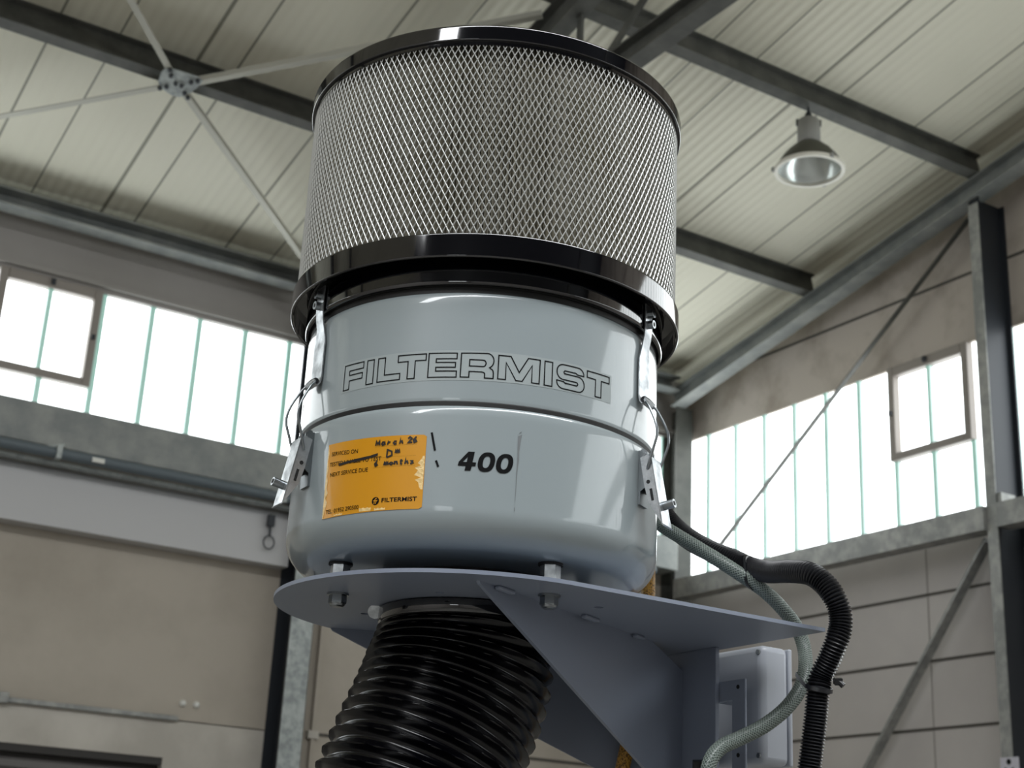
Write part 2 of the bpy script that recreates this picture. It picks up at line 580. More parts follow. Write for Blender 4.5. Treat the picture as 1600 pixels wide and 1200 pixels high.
steel('frame_rafter', MB().ibeam((2.93, 6.95, zb(6.95) - .145), (2.93, -1.5, zb(-1.5) - .145), NRM, .144, .085), 'galv_dark',
      'steel rafter at the top of the picture right behind the black filter lid', 'roof beam')
steel('tie_beam', MB().ibeam((2.965, 6.85, 4.83), (2.965, -8.5, 4.83), (0, 0, 1), .10, .082), 'galv_dark',
      'level dark steel tie beam crossing the top edge beside the lid, below the roof', 'roof beam')
steel('truss_strut', MB().section([(-.018, -.006), (.018, -.006), (.018, .006), (-.018, .006)], (2.95, 4.40, zb(4.4) - .14), (2.95, 4.40, 4.93), (1, 0, 0)), 'galv_dark',
      'short upright steel strut between the two dark beams above the filter lid', 'brace')
steel('truss_strut', MB().section([(-.020, -.006), (.020, -.006), (.020, .006), (-.020, .006)], (2.95, 4.215, 4.93), (2.95, 3.70, 5.236), (1, 0, 0)), 'galv_dark',
      'slanting steel strut between the two dark beams above the filter lid', 'brace')

# wind bracing under the roof: four arms and a bolted plate
zq = lambda y: zb(y) - .012
def roof_pt(px, py, off):
    n = Vector((0, SL, 1.0))
    k = 5.36 + SL * 4.51 + off
    d = sight(px, py, 1.0) - Vector((0, 0, H))
    return Vector((0, 0, H)) + d * ((k - n.dot(Vector((0, 0, H)))) / n.dot(d))
L_arm = [(-.015, -.008), (.015, -.008), (.015, .020), (.010, .020), (.010, -.002), (-.015, -.002)]
bc = roof_pt(281, 128, -.03)
arms = {'upper left': ((205, 0), (266, 109), 2.0), 'left': ((0, 181), (247, 136), 2.0),
        'right': ((868, 20), (310, 128), 0.965), 'lower right': ((474, 404), (290, 148), 1.06)}
lab = {'upper left': 'pale steel brace rising from the white plate to the top edge of the picture',
       'left': 'pale steel brace running left from the white plate to the picture edge',
       'right': 'steel brace running right from the white plate and passing behind the lid',
       'lower right': 'pale steel brace slanting down from the white plate to the filter mesh'}
for k, (a, b, ext) in arms.items():
    p, q = roof_pt(*a, -.024), roof_pt(*b, -.024)
    p = q + (p - q) * ext
    steel('wind_brace', MB().section(L_arm, q, p, (0, SL, 1)), 'brace', lab[k], 'brace', 'wind braces under the roof')
pl = [(258, 108), (268, 108), (309, 121), (317, 127), (311, 134), (300, 144), (281, 152), (268, 149), (250, 137), (247, 128), (252, 114)]
pp = MB()
pp.prism([roof_pt(x, y, -.036) for x, y in pl], NRM * .008)
plate = pp.build('bracing_plate', 'galv_light', label='white bolted gusset plate where four roof braces meet under the purlin', cat='steel plate')
b = None
for x, y in ((267, 117.5), (298.5, 127.8), (309, 126), (274.5, 130), (283.5, 133.5), (260, 134.8), (250, 137), (288.5, 145), (293.5, 152), (266, 108.5)):
    q = roof_pt(x, y, -.036)
    MB().cyl(q - NRM * .010, q + NRM * .002, .010, n=6).build('bolt', 'dark_steel_shade', plate)

# columns
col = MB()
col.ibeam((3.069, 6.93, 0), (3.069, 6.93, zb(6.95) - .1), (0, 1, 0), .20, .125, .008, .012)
lc = col.build('steel_column', 'dark_steel_shade', label='steel column with shaded sides and lit face in its colours on the left wall, under the left end of the plate', cat='column')
MB().box(3.008, 3.130, 6.924, 6.931, 0, 4.75).build('lit_flange', 'galv_light', lc)  # lit front painted as a paler strip; column body coloured as its shaded side
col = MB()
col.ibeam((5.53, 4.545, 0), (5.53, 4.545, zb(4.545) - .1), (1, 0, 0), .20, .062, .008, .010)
cc = col.build('steel_column', 'dark_steel_shade', label='steel column with shaded sides and lit face in its colours on the right gable wall between two window bands', cat='column')
MB().box(5.523, 5.531, 4.515, 4.576, 0, 5.22).build('lit_flange', 'galv', cc)  # paler strip paints the lit face; the dark body paints the shaded side
MB().obox((5.58, 4.50, 3.60), (.05, 0, 0), (0, .012, 0), (0, 0, .07)).build('fixing_plate', 'galv', cc)
MB().cyl((5.56, 4.486, 3.61), (5.56, 4.492, 3.61), .014, n=12).build('bolt', 'dark_steel_shade', cc)
col = MB()
col.ibeam((5.60, 6.98, 0), (5.60, 6.98, zb(7) - .1), (0, 1, 0), .14, .13, .008, .010)
steel('steel_column', col, 'galv_dark', 'dark corner column where the two window walls meet', 'column')

# beams under the windows
bm = MB()
prof_c = [(-.05, 0), (.05, 0), (.05, .012), (.002, .012), (.002, .192), (.05, .192), (.05, .204), (-.05, .204), (-.05, .19), (-.008, .19), (-.008, .012), (-.05, .012)]
bm.box(-8, 3.0, 6.93, 7.10, 3.668, 3.872)
bm.box(3.14, 5.52, 6.93, 7.10, 3.668, 3.872)
steel('sill_beam', bm, 'galv_mid', 'mottled grey beam under the left window band', 'beam', bevel=.006)
bm = MB()
bm.section([(0, 0), (.10, 0), (.10, .118), (0, .118), (0, .108), (.07, .102), (.07, .05), (0, .035)], (5.60, 6.95, 3.496), (5.60, 4.577, 3.496), (0, 0, 1))
bm.section([(0, 0), (.10, 0), (.10, .118), (0, .118), (0, .108), (.07, .102), (.07, .05), (0, .035)], (5.60, 4.50, 3.496), (5.60, -9.5, 3.496), (0, 0, 1))
steel('sill_beam', bm, 'galv', 'mottled galvanised beam under the right window band', 'beam')
def Lsec(p0, p1, w, up, t=.006):
    return MB().section([(-w / 2, -w / 2), (w / 2, -w / 2), (w / 2, -w / 2 + t), (-w / 2 + t, -w / 2 + t), (-w / 2 + t, w / 2), (-w / 2, w / 2)], p0, p1, up)
steel('wall_brace', Lsec((5.62, 4.62, 5.245), (5.62, 6.70, 3.78), .030, (-1, 0, 0)), 'galv_dark',
      'thin steel brace slanting across the right windows', 'brace')
steel('wall_brace', Lsec((5.60, 4.66, 3.48), (5.60, 6.35, 1.40), .060, (-1, 0, 0)), 'galv',
      'thick steel brace slanting down the grey wall at lower right', 'brace')

# pipe, rail and casing along the left wall
pipe = MB()
pipe.cyl((-6, 6.88, 3.625), (5.3, 6.88, 3.625), .027, n=20)
pr = pipe.build('wall_pipe', 'pvc_pipe', smooth=40, label='slate-grey pipe clipped along the underside of the left sill beam', cat='pipe')
for x in (1.70, 2.87, 4.9):
    q = MB()
    q.box(x - .012, x + .012, 6.845, 6.90, 3.595, 3.66)
    q.prism([(x - .05, 6.90, 3.66), (x + .03, 6.90, 3.685), (x + .03, 6.90, 3.672), (x - .05, 6.90, 3.65)], (0, .03, 0))
    q.build('pipe_clip', 'galv_light', pr)
MB().box(1.86, 1.92, 6.846, 6.87, 3.61, 3.632).build('pipe_sticker', 'white', pr)
cs = MB()
arc = [(YL - .11 + .07 - .07 * math.cos(a), 3.53 + .07 * math.sin(a)) for a in np.linspace(0, PI / 2, 8)]
poly = [(-6, YL, 3.30), (-6, YL - .11, 3.30)] + [(-6, y, z) for y, z in arc] + [(-6, YL, 3.60)]
cs.prism(poly, (6 + 2.995, 0, 0))
steel('shutter_casing', cs, 'casing', 'long pale sheet-metal casing on the left wall above the beige concrete', 'casing', smooth=30)
r = MB().box(-6, 2.995, 6.93, 7.0, 3.588, 3.602)
r.build('casing_rail', 'galv_light', label='thin pale rail between the slate pipe and the sheet-metal casing', cat='rail')
hk = MB()
hk.cyl((2.865, 6.99, 3.55), (2.865, 6.985, 3.44), .008, n=8)
hk.obox((2.865, 6.985, 3.52), (.018, 0, 0), (0, .012, 0), (0, 0, .03))
hk.tube([(2.865 + .03 * math.sin(a), 6.985, 3.405 + .035 * math.cos(a)) for a in np.linspace(0, 2 * PI, 17)], .004, n=6)
hk.build('wall_hook', 'dark_steel_shade', label='small hanging hook and ring at the right end of the casing', cat='hook')
r = MB()
r.box(1.70, 2.535, YL - .03, YL, 2.468, 2.492)
r.box(1.66, 1.705, YL - .045, YL, 2.462, 2.512)
r.build('wall_rail', 'galv', label='short metal rail on the beige wall above the shutter door', cat='rail', bevel=.004)
for x, l in ((2.556, 'left one of two round pale bolt caps on the beige wall'), (2.627, 'right one of two round pale bolt caps on the beige wall')):
    k = MB()
    k.lathe([(0, .022), (.008, .022), (.014, .016), (.0185, .004), (.0185, 0)], n=20)
    k.v = [(x + p[0], YL - p[2], 2.558 + p[1]) for p in k.v]
    k.build('bolt_cap', 'white', smooth=50, label=l, cat='bolt cap')
cv = MB().box(3.255, 3.275, YL - .03, YL, 1.0, 3.62)
cvt = cv.build('wall_conduit', 'concrete_beige', label='slim beige cable trunking beside the left galvanised column', cat='trunking')
MB().box(3.235, 3.295, YL - .035, YL, 2.455, 2.495).build('clip', 'concrete_pale', cvt)
# sign on the gable column
sg = MB().box(5.512, 5.518, 4.475, 4.575, 2.27, 2.435)
sgo = sg.build('column_sign', 'paper', label='small pale paper sign with dark marks on the right column', cat='sign')
q = MB()
q.cyl((5.511, 4.527, 2.415), (5.5125, 4.527, 2.415), .013, n=16)
q.obox((5.5115, 4.548, 2.372), (.0008, 0, 0), (0, .006, .004), (0, .004, -.016))
q.obox((5.5115, 4.505, 2.372), (.0008, 0, 0), (0, .006, -.004), (0, -.004, -.016))
q.build('sign_mark', 'ink', sgo)

# bell-shaped lamp
lx, ly = 4.36, 4.52
lt = zb(4.51)
lamp = empty('pendant_lamp', (lx, ly, lt), 'grey bell-shaped high-bay lamp hanging from the purlin at upper right', 'lamp')
q = MB()
q.cyl((lx, ly, lt + .002), (lx, ly, lt - .03), .006, n=10)
q.cyl((lx, ly, lt - .025), (lx, ly, lt - .075), .010, .032, n=16)
q.build('hook', 'dark_steel_shade', lamp, smooth=40)
q = MB()
q.lathe([(0, lt - .07), (.046, lt - .07), (.054, lt - .08), (.054, lt - .195), (.05, lt - .20), (0, lt - .20)], (lx, ly), 40)
q.build('housing', 'lamp_grey', lamp, smooth=40)
for s in (-1, 1):
    MB().obox((lx + .05 * s * .84, ly - .05 * s * .54, lt - .085), (.008, -.005, 0), (.004, .006, 0), (0, 0, .016)).build('housing_clip', 'dark_steel_shade', lamp)
q = MB()
prof = [(.050, lt - .195), (.075, lt - .215), (.105, lt - .243), (.130, lt - .275), (.148, lt - .305), (.156, lt - .33)]
q.lathe(prof, (lx, ly), 48)
q.build('reflector', 'lamp_dark', lamp, smooth=50)
q = MB()
q.lathe([(r - .004, z + .001) for r, z in prof] , (lx, ly), 48)
q.lathe([(0.0, lt - .2), (.046, lt - .2)], (lx, ly), 48)
q.build('reflector_lining', 'lamp_in', lamp, smooth=50)
q = MB()
q.lathe([(.148, lt - .326), (.164, lt - .326), (.166, lt - .336), (.164, lt - .345), (.148, lt - .345), (.146, lt - .336), (.148, lt - .326)], (lx, ly), 48)
q.build('rim', 'lamp_rim', lamp, smooth=50)
for a in (0.4, 2.5, 4.6):
    q = MB()
    q.obox((lx + .167 * math.cos(a), ly + .167 * math.sin(a), lt - .334), (.008, 0, 0), (0, .008, 0), (0, 0, .010))
    q.build('rim_clip', 'lamp_grey', lamp)

# ================================================================== THE OIL-MIST FILTER
AX, AY = 0.7909, 1.3522
A2 = (AX, AY)
PT = 1.995                      # top of the carrying plate
unit = empty('mist_filter', (AX, AY, PT), 'large grey cylindrical mist filter with black rings and a mesh cage, on the plate', 'air filter')

lid = MB()
lid.lathe([(.0, 2.5836), (.2185, 2.5836), (.2203, 2.5831), (.2209, 2.5822), (.2211, 2.5812), (.2211, 2.5806), (.2211, 2.5664), (.2211, 2.5658), (.2205, 2.5650), (.2182, 2.5650), (.2180, 2.5625), (.2178, 2.5605), (.2170, 2.5605), (.2170, 2.575), (.0, 2.575)], A2, 192)
lid.build('lid', 'black', unit, smooth=40)

# expanded-metal cage: two families of crossing strands
NC, NR = 190, 17
z0c, z1c = 2.334, 2.571
mb = MB()
rows = NR * 2
for fam in (1, -1):
    for i in range(NC):
        ring = []
        for k in range(rows + 1):
            th = (i + fam * k * .5 + (0.0 if fam == 1 else 0)) * 2 * PI / NC
            z = z0c + (z1c - z0c) * k / rows
            rr = .2165
            c_, s_ = math.cos(th), math.sin(th)
            wz, wt, dn = .00034, .00056, .0007
            ct = []
            for (a, n_) in ((-1, 0), (0, 1), (1, 0), (0, -1)):
                r_ = rr + n_ * dn
                tx = a * wt
                zz = z + (-fam) * a * wz
                ct.append((AX + r_ * c_ - tx * s_, AY + r_ * s_ + tx * c_, zz))
            ring.append(ct)
        mb.loft(ring, caps=False)
mb.build('mesh_cage', 'mesh', unit)
# pleated element behind the cage
NP = 380
mb = MB()
ring0, ring1 = [], []
for i in range(NP * 2):
    th = 2 * PI * i / (NP * 2) + .004 * math.sin(i * 1.7)
    r_ = .2110 if i % 2 == 0 else .2035
    ring0.append((AX + r_ * math.cos(th), AY + r_ * math.sin(th), 2.336))
    ring1.append((AX + r_ * math.cos(th), AY + r_ * math.sin(th), 2.572))
mb.loft([ring0, ring1], caps=False)
mb.build('pleated_element', 'pleat', unit)

fl = MB()
fl.lathe([(.150, 2.3380), (.2195, 2.3386), (.2208, 2.3380), (.2213, 2.3370), (.2213, 2.3364), (.2213, 2.3134), (.2213, 2.3128), (.2206, 2.3118), (.2188, 2.3118), (.2180, 2.3126), (.2178, 2.330), (.2050, 2.332)], A2, 192)
fl.build('lower_ring', 'black', unit, smooth=35)
co = MB()
co.lathe([(.2050, 2.332), (.2030, 2.331), (.2030, 2.3304), (.2030, 2.2928), (.2030, 2.2922), (.2020, 2.2895), (.1995, 2.2890), (.1990, 2.292)], A2, 192)
co.build('collar', 'black', unit, smooth=35)
gk = MB()
gk.lathe([(.1990, 2.294), (.1965, 2.290), (.1965, 2.2825), (.185, 2.2825)], A2, 160)
gk.build('gasket', 'gasket', unit)
RU, RL = .1980, .2008
ub = MB()
ub.lathe([(.185, 2.2838), (.1935, 2.2838), (.1957, 2.2830), (.1970, 2.2812), (.1978, 2.277), (RU, 2.271), (RU, 2.269), (RU, 2.1695), (RU, 2.1685), (.1974, 2.1655), (.1955, 2.1650)], A2, 256)
ub.build('upper_body', 'paint', unit, smooth=40)
gk = MB()
gk.lathe([(.19, 2.1665), (.1973, 2.1660), (.1982, 2.1645), (.1982, 2.1605), (.19, 2.1600)], A2, 160)
gk.build('gasket', 'gasket', unit)
lb = MB()
prof = [(.19, 2.1608), (.1968, 2.1608), (.1985, 2.1602), (.1998, 2.1585), (.2005, 2.1555), (RL, 2.150), (RL, 2.1485), (RL, 2.0585)]
for a in np.linspace(0, PI / 2, 14):
    prof.append((RL - .035 + .035 * math.cos(a), 2.0565 - .034 * math.sin(a)))
prof += [(.120, 2.0225), (.095, 2.0225)]
lb.lathe(prof, A2, 256)
lb.build('lower_body', 'paint', unit, smooth=40)
sp = MB()
sp.lathe([(.095, 2.024), (.095, 1.998), (.0, 1.998)], A2, 96)
sp.build('inlet_spigot', 'gasket', unit)

# hexagon feet between body and plate
def feet_points():
    return [(AX - .1540, AY + .002), (AX + .0033, AY - .1520), (AX + .1535, AY + .002), (AX + .0, AY + .153)]
for n_, (x, y) in enumerate(feet_points()):
    q = MB()
    rot = .35 + n_ * 1.1
    def hexr(r_, z_):
        return [(x + r_ * math.cos(rot + i * PI / 3), y + r_ * math.sin(rot + i * PI / 3), z_) for i in range(6)]
    q.loft([hexr(.0105, PT), hexr(.0105, 2.0205)])
    ft = q.build('spacer_foot', 'steel', unit, smooth=20)
    MB().cyl((x, y, 2.0200), (x, y, 2.0228), .0125, n=24).build('washer', 'gasket', ft)

# lettering on the cylinder -------------------------------------------------
def on_cyl(u, v, R, th0, z0):
    th = th0 + u / R
    return (AX + R * math.cos(th), AY + R * math.sin(th), z0 + v)

def arc_pts(cx, cy, rx, ry, a0, a1, n=7):
    return [(cx + rx * math.cos(math.radians(a0 + (a1 - a0) * i / n)), cy + ry * math.sin(math.radians(a0 + (a1 - a0) * i / n))) for i in range(n + 1)]

Hc = .0254
def glyphs():
    g = []
    def add(x, *polys):
        for p in polys:
            g.append([(x + a, b) for a, b in p])
    t, s = .0066, .0082            # bar and stem widths
    add(.0003, [(0, 0 - .0015), (s, -.0015), (s, .0078), (.0262, .0078), (.0262, .0138), (s - .0005, .0138), (s - .0005, .0186), (.0272, .0186), (.0272, Hc), (0, Hc)])
    add(.0325, [(0, -.0005), (s + .0004, -.0005), (s + .0004, Hc), (0, Hc)])
    add(.0465, [(0, 0), (.0264, 0), (.0264, t), (s + .0002, t), (s + .0002, Hc), (0, Hc)])
    add(.0700, [(.0113, 0), (.0190, 0), (.0190, .0188), (.0304, .0188), (.0304, Hc + .0002), (0, Hc + .0002), (0, .0186), (.0113, .0186)])
    add(.1033, [(0, .0003), (.0290, .0003), (.0290, .0068), (.0078, .0068), (.0078, .0108), (.0276, .0108), (.0276, .0160), (.0078, .0160), (.0078, .0199), (.0288, .0199), (.0288, Hc + .0005), (0, Hc + .0005)])
    # R
    top = Hc + .0006
    out = [(0, .0006), (.0086, .0006), (.0086, .0068)] + [(.0200, .0068)] + arc_pts(.0208, .0048, .0034, .0020, 80, 0, 4) + [(.0242, .0006), (.0328, .0006), (.0328, .0060)]
    out += arc_pts(.0298, .0066, .0029, .0040, 0, 78, 4) + arc_pts(.0262, .0190, .0066, .0078, -68, 90, 9) + [(0, top)]
    inn = [(.0086, .0126), (.0214, .0126)] + arc_pts(.0222, .0160, .0028, .0034, -70, 70, 6) + [(.0214, .0194), (.0086, .0194)]
    add(.1364, out, inn)
    add(.1738, [(0, .0008), (.0078, .0008), (.0078, .0188), (.0183, .0009), (.0248, .0009), (.0346, .0190), (.0346, .0008), (.0425, .0008), (.0428, Hc + .0007), (.0303, Hc + .0007), (.0214, .0098), (.0123, Hc + .0005), (0, Hc + .0004)])
    add(.2217, [(0, .0006), (.0084, .0006), (.0084, Hc + .0008), (0, Hc + .0008)])
    # S as one closed band
    h = Hc + .0010
    o = [(.0322, .0188)] + arc_pts(.0250, .0190, .0072, h - .0190, 0, 90, 6) + arc_pts(.0076, .0190, .0072, h - .0190, 90, 180, 6)
    o += arc_pts(.0076, .0186, .0072, .0082, 180, 270, 6) + [(.0230, .0104)] + arc_pts(.0232, .0086, .0018, .0018, 90, -90, 5) + [(.0110, .0068)]
    o += arc_pts(.0110, .0082, .0024, .0014, 270, 180, 3) + [(.0004, .0086)] + arc_pts(.0078, .0080, .0074, .0074, 180, 270, 6)
    o += arc_pts(.0255, .0080, .0074, .0074, 270, 360, 6) + arc_pts(.0255, .0090, .0074, .0078, 0, 90, 6) + [(.0100, .0168)]
    o += arc_pts(.0100, .0184, .0017, .0016, 270, 90, 5) + [(.0212, .0200)] + arc_pts(.0212, .0192, .0022, .0010, 90, 20, 3) + [(.0238, .0188)]
    add(.2348, o)
    add(.2712, [(.0111, .0012), (.0190, .0016), (.0190, .0196), (.0304, .0200), (.0304, Hc + .0016), (0, Hc + .0009), (0, .0194), (.0111, .0194)])
    return g

def ribbon(mb, poly, half, R, th0, z0, closed=True, lift=0.0005, step=.0025):
    """outline drawn as a thin strip lying on the cylinder"""
    P = [Vector(p) for p in poly]
    n = len(P)
    segs = range(n if closed else n - 1)
    offs = []
    for i in range(n):
        if closed or 0 < i < n - 1:
            d0 = (P[i] - P[i - 1]).normalized()
            d1 = (P[(i + 1) % n] - P[i]).normalized()
        elif i == 0:
            d0 = d1 = (P[1] - P[0]).normalized()
        else:
            d0 = d1 = (P[-1] - P[-2]).normalized()
        n0, n1 = Vector((-d0.y, d0.x)), Vector((-d1.y, d1.x))
        b = n0 + n1
        b = b.normalized() if b.length > 1e-6 else n0
        offs.append(b * (half / max(.45, b.dot(n0))))
    for i in segs:
        j = (i + 1) % n
        k = max(1, int((P[j] - P[i]).length / step))
        v = []
        for q in range(k + 1):
            t_ = q / k
            p, o = P[i].lerp(P[j], t_), offs[i].lerp(offs[j], t_)
            for sg_ in (1, -1):
                e_ = p + sg_ * o
                v.append(on_cyl(e_.x, e_.y, R + lift, th0, z0))
        mb.add(v, [(2 * q, 2 * q + 1, 2 * q + 3, 2 * q + 2) for q in range(k)])

TH0, ZT = math.radians(-166.0), 2.190
def patch(poly_u0, poly_u1, v0f, v1f, R, th0, z0, n=40, lift=.0003, mb=None):
    mb = mb or MB()
    v = []
    for i in range(n + 1):
        u = poly_u0 + (poly_u1 - poly_u0) * i / n
        v.append(on_cyl(u, v0f(i / n), R + lift, th0, z0))
        v.append(on_cyl(u, v1f(i / n), R + lift, th0, z0))
    mb.add(v, [(2 * i, 2 * i + 2, 2 * i + 3, 2 * i + 1) for i in range(n)])
    return mb
film = patch(-.003, .3045, lambda t: -.0040 + .003 * t, lambda t: .0285 + .001 * t, RU, TH0, ZT, 90, .00022).build('decal_film', 'film', unit, smooth=60)
mb = MB()
for gph in glyphs():
    ribbon(mb, gph, .0006, RU, TH0, ZT)
mb.build('outlined_lettering', 'ink', film)

def text_mesh(s, size, bold=0.0, shear=0.0, sx=1.0, space=1.0):
    cu = bpy.data.curves.new('txt', 'FONT')
    cu.body, cu.size, cu.offset, cu.shear, cu.space_character = s, size, bold, shear, space
    cu.resolution_u = 5
    ob = bpy.data.objects.new('txt', cu)
    COL.objects.link(ob)
    bpy.context.view_layer.update()
    me = bpy.data.meshes.new_from_object(ob.evaluated_get(bpy.context.evaluated_depsgraph_get()))
    v = [(p.co.x * sx, p.co.y) for p in me.vertices]
    f = [tuple(p.vertices) for p in me.polygons]
    bpy.data.objects.remove(ob)
    bpy.data.curves.remove(cu)
    bpy.data.meshes.remove(me)
    return v, f

def put_text(mb, s, u0, v0, u1, height, R, th0, z0, bold=0, shear=0, lift=.0007, slant=0.0):
    """fit the text between u0 and u1 with the given capital height"""
    v, f = text_mesh(s, 1.0, bold, shear)
    a = np.array(v)
    lo, hi = a[:, 0].min(), a[:, 0].max()
    sc = (u1 - u0) / (hi - lo)
    vb = a[:, 1].min()
    sy = height / (a[:, 1].max() - vb)
    mb.add([on_cyl(u0 + (p[0] - lo) * sc, v0 + (p[1] - vb) * sy + slant * (p[0] - lo) * sc, R + lift, th0, z0) for p in v], f)

# 400, drawn as heavy slanted figures
def fig400():
    mb = MB()
    th0, z0 = math.radians(-125.6), 2.0935
    sh = lambda p: (p[0] + .16 * p[1], p[1])
    four = [(.0070, 0), (.0128, 0), (.0128, .0046), (.0164, .0046), (.0164, .0086), (.0128, .0086), (.0128, .0192), (.0066, .0192), (-.0006, .0086), (-.0006, .0046), (.0070, .0046)]
    cut = [(.0032, .0086), (.0072, .0086), (.0072, .0140)]
    v = [sh(p) for p in four]
    cv_ = [sh(p) for p in cut]
    allp = [on_cyl(x, y, RL + .0005, th0, z0) for x, y in v + cv_]
    # figure 4 split into strips around its counter
    idx = {n_: i for i, n_ in enumerate(range(14))}
    mb.add(allp, [(0, 1, 2, 10), (10, 2, 5, 12), (2, 3, 4, 5), (9, 10, 12, 11), (9, 11, 8), (12, 5, 6, 13), (13, 6, 7), (11, 13, 7, 8)])
    for cx in (.0262, .0440):
        n = 36
        ring = []
        for i in range(n):
            a = 2 * PI * i / n
            e = lambda rx, ry: (cx + rx * math.copysign(abs(math.cos(a)) ** .86, math.cos(a)), .0096 + ry * math.copysign(abs(math.sin(a)) ** .86, math.sin(a)))
            ring.append((sh(e(.0082, .0100)), sh(e(.0034, .0060))))
        vv = [on_cyl(*p, RL + .0005, th0, z0) for pr_ in ring for p in pr_]
        mb.add(vv, [(2 * i, 2 * ((i + 1) % n), 2 * ((i + 1) % n) + 1, 2 * i + 1) for i in range(n)])
    return mb
fig400().build('figure_lettering', 'ink', unit)

# marker strokes and paint scratch
mb = MB()
T4 = math.radians(-133.6)
ribbon(mb, [(.0002, 2.1316 - 2.09), (.0047, 2.1130 - 2.09)], .0011, RL, T4, 2.09, False)
ribbon(mb, [(.0064, 2.1030 - 2.09), (.0090, 2.0965 - 2.09)], .0011, RL, T4, 2.09, False)
mb.build('pen_stroke', 'ink', unit)
mb = MB()
T5 = math.radians(-109.2)
sc_ = [(.0000, .074, .0030), (.0000, .068, .0022), (.0002, .056, .0012), (.0003, .048, .0014), (.0002, .042, .0009), (.0, .034, .0007), (.0001, .025, .0004), (0, .012, .0003), (0, .006, .0002)]
v = []
for u, vv, wd in sc_:
    v += [on_cyl(u, vv - .002, RL + .0004, T5, 2.0605), on_cyl(u + wd * 1.3, vv, RL + .0004, T5, 2.0605)]
mb.add(v, [(2 * i, 2 * i + 1, 2 * i + 3, 2 * i + 2) for i in range(len(sc_) - 1)])
mb.add([on_cyl(u, vv, RL + .0004, T5, 2.0605) for u, vv in ((.0008, .0745), (.003, .0760), (.0035, .0775), (.0012, .0758))], [(0, 1, 2, 3)])
ribbon(mb, [(0, 0), (0, -.004)], .0003, RL, T5, 2.0605, False, .0004)
mb.build('scratch', 'scratch', unit)

# yellow service sticker
TS, ZS = math.radians(-169.2), 2.0538
sw = math.radians(34.4) * RL
mb = MB()
v = []
n = 40
for i in range(n + 1):
    t_ = i / n
    vb_ = -.0003 + .0010 * t_
    vt = .0778 - .0022 * t_
    cut = .0018 * max(0, 1 - abs(i - n) / 1.0)
    v += [on_cyl(sw * t_, vb_ + cut, RL + .0004, TS, ZS), on_cyl(sw * t_, vt - cut, RL + .0004, TS, ZS)]
mb.add(v, [(2 * i, 2 * i + 2, 2 * i + 3, 2 * i + 1) for i in range(n)])
sticker = mb.build('service_sticker', 'label', unit, smooth=60, label='yellow service sticker')
mb = MB()
edge = [(.0018, .0), (.0034, .008), (.0045, .012), (.0062, .016), (.0024, .021), (.0058, .026), (.0030, .032), (.0040, .038), (.0022, .045), (.0034, .052), (.0016, .060), (.0026, .068), (.0010, .076)]
v = []
for u, vv in edge:
    v += [on_cyl(.0001, vv, RL + .0006, TS, ZS), on_cyl(u, vv, RL + .0007, TS, ZS)]
mb.add(v, [(2 * i, 2 * i + 1, 2 * i + 3, 2 * i + 2) for i in range(len(edge) - 1)])
mb.build('worn_edge', 'label_edge', sticker)
for u0, u1, v0, v1 in ((.052, .066, .0012, .0050), (.070, .082, .0010, .0035), (.018, .030, .0008, .0026)):
    patch(u0, u1, lambda t, a=v0: a, lambda t, a=v1: a - .001 * math.sin(t * 9) ** 2, RL, TS, ZS, 10, .0005).build('worn_edge', 'label_edge', sticker)
mb = MB()
v = []
for i in range(15):
    vv = .020 + .034 * i / 14
    v += [on_cyl(sw - .0006, vv, RL + .0005, TS, ZS), on_cyl(sw - .0025 - .0085 * abs(math.sin(i * 1.9)) * math.sin(PI * i / 14), vv, RL + .0005, TS, ZS)]
mb.add(v, [(2 * i, 2 * i + 1, 2 * i + 3, 2 * i + 2) for i in range(14)])
mb.build('worn_edge', 'label_edge', sticker)
U = lambda deg: (deg + 169.2) * PI / 180 * RL
mb = MB()
put_text(mb, 'SERVICED ON', U(-167.3), .0645, U(-156.6), .0043, RL, TS, ZS, .007, slant=-.06)
mb.build('printed_line', 'ink', sticker)
mb = MB()
put_text(mb, 'TESTED/UNABLE TO TEST', U(-167.8), .0535, U(-148.2), .0043, RL, TS, ZS, .007, slant=-.03)
mb.build('printed_line', 'ink', sticker)
mb = MB()
put_text(mb, 'NEXT SERVICE DUE', U(-167.2), .0425, U(-152.4), .0043, RL, TS, ZS, .007, slant=-.02)
mb.build('printed_line', 'ink', sticker)
mb = MB()
put_text(mb, 'TEL: 01952 290500', U(-167.6), .0040, U(-154.6), .0043, RL, TS, ZS, .007, slant=.0)
mb.build('printed_line', 'ink', sticker)
mb = MB()
put_text(mb, 'FILTERMIST', U(-147.0), .0085, U(-136.3), .0044, RL, TS, ZS, .022)
mb.build('printed_name', 'ink', sticker)
mb = MB()
for y in (.0660, .0545, .0445):                                  # dotted writing lines
    for k in range(38):
        u = U(-150.5) + .0012 * k
        ribbon(mb, [(u, y), (u + .0005, y)], .00012, RL, TS, ZS, False, .0006)
mb.build('writing_lines', 'ink', sticker)
mb = MB()
cx_, cy_ = U(-149.0), .0104                                      # round mark beside the name
n = 28
vv = [on_cyl(cx_, cy_, RL + .0006, TS, ZS)] + [on_cyl(cx_ + .0041 * math.cos(2 * PI * i / n), cy_ + .0041 * math.sin(2 * PI * i / n), RL + .0006, TS, ZS) for i in range(n)]
mb.add(vv, [(0, 1 + i, 1 + (i + 1) % n) for i in range(n)])
mb.build('round_mark', 'ink', sticker)
mb = MB()
for pl_ in ([(-.0012, -.0030), (-.0006, .0008), (.0004, .0024), (.0018, .0026)], [(-.0022, .0002), (.0012, .0004)], [(.0004, -.0030), (.0010, -.0006), (.0024, .0008)]):
    ribbon(mb, [(cx_ + a, cy_ + b) for a, b in pl_], .00042, RL, TS, ZS, False, .0009)
mb.build('mark_letter', 'label', sticker)
mb = MB()
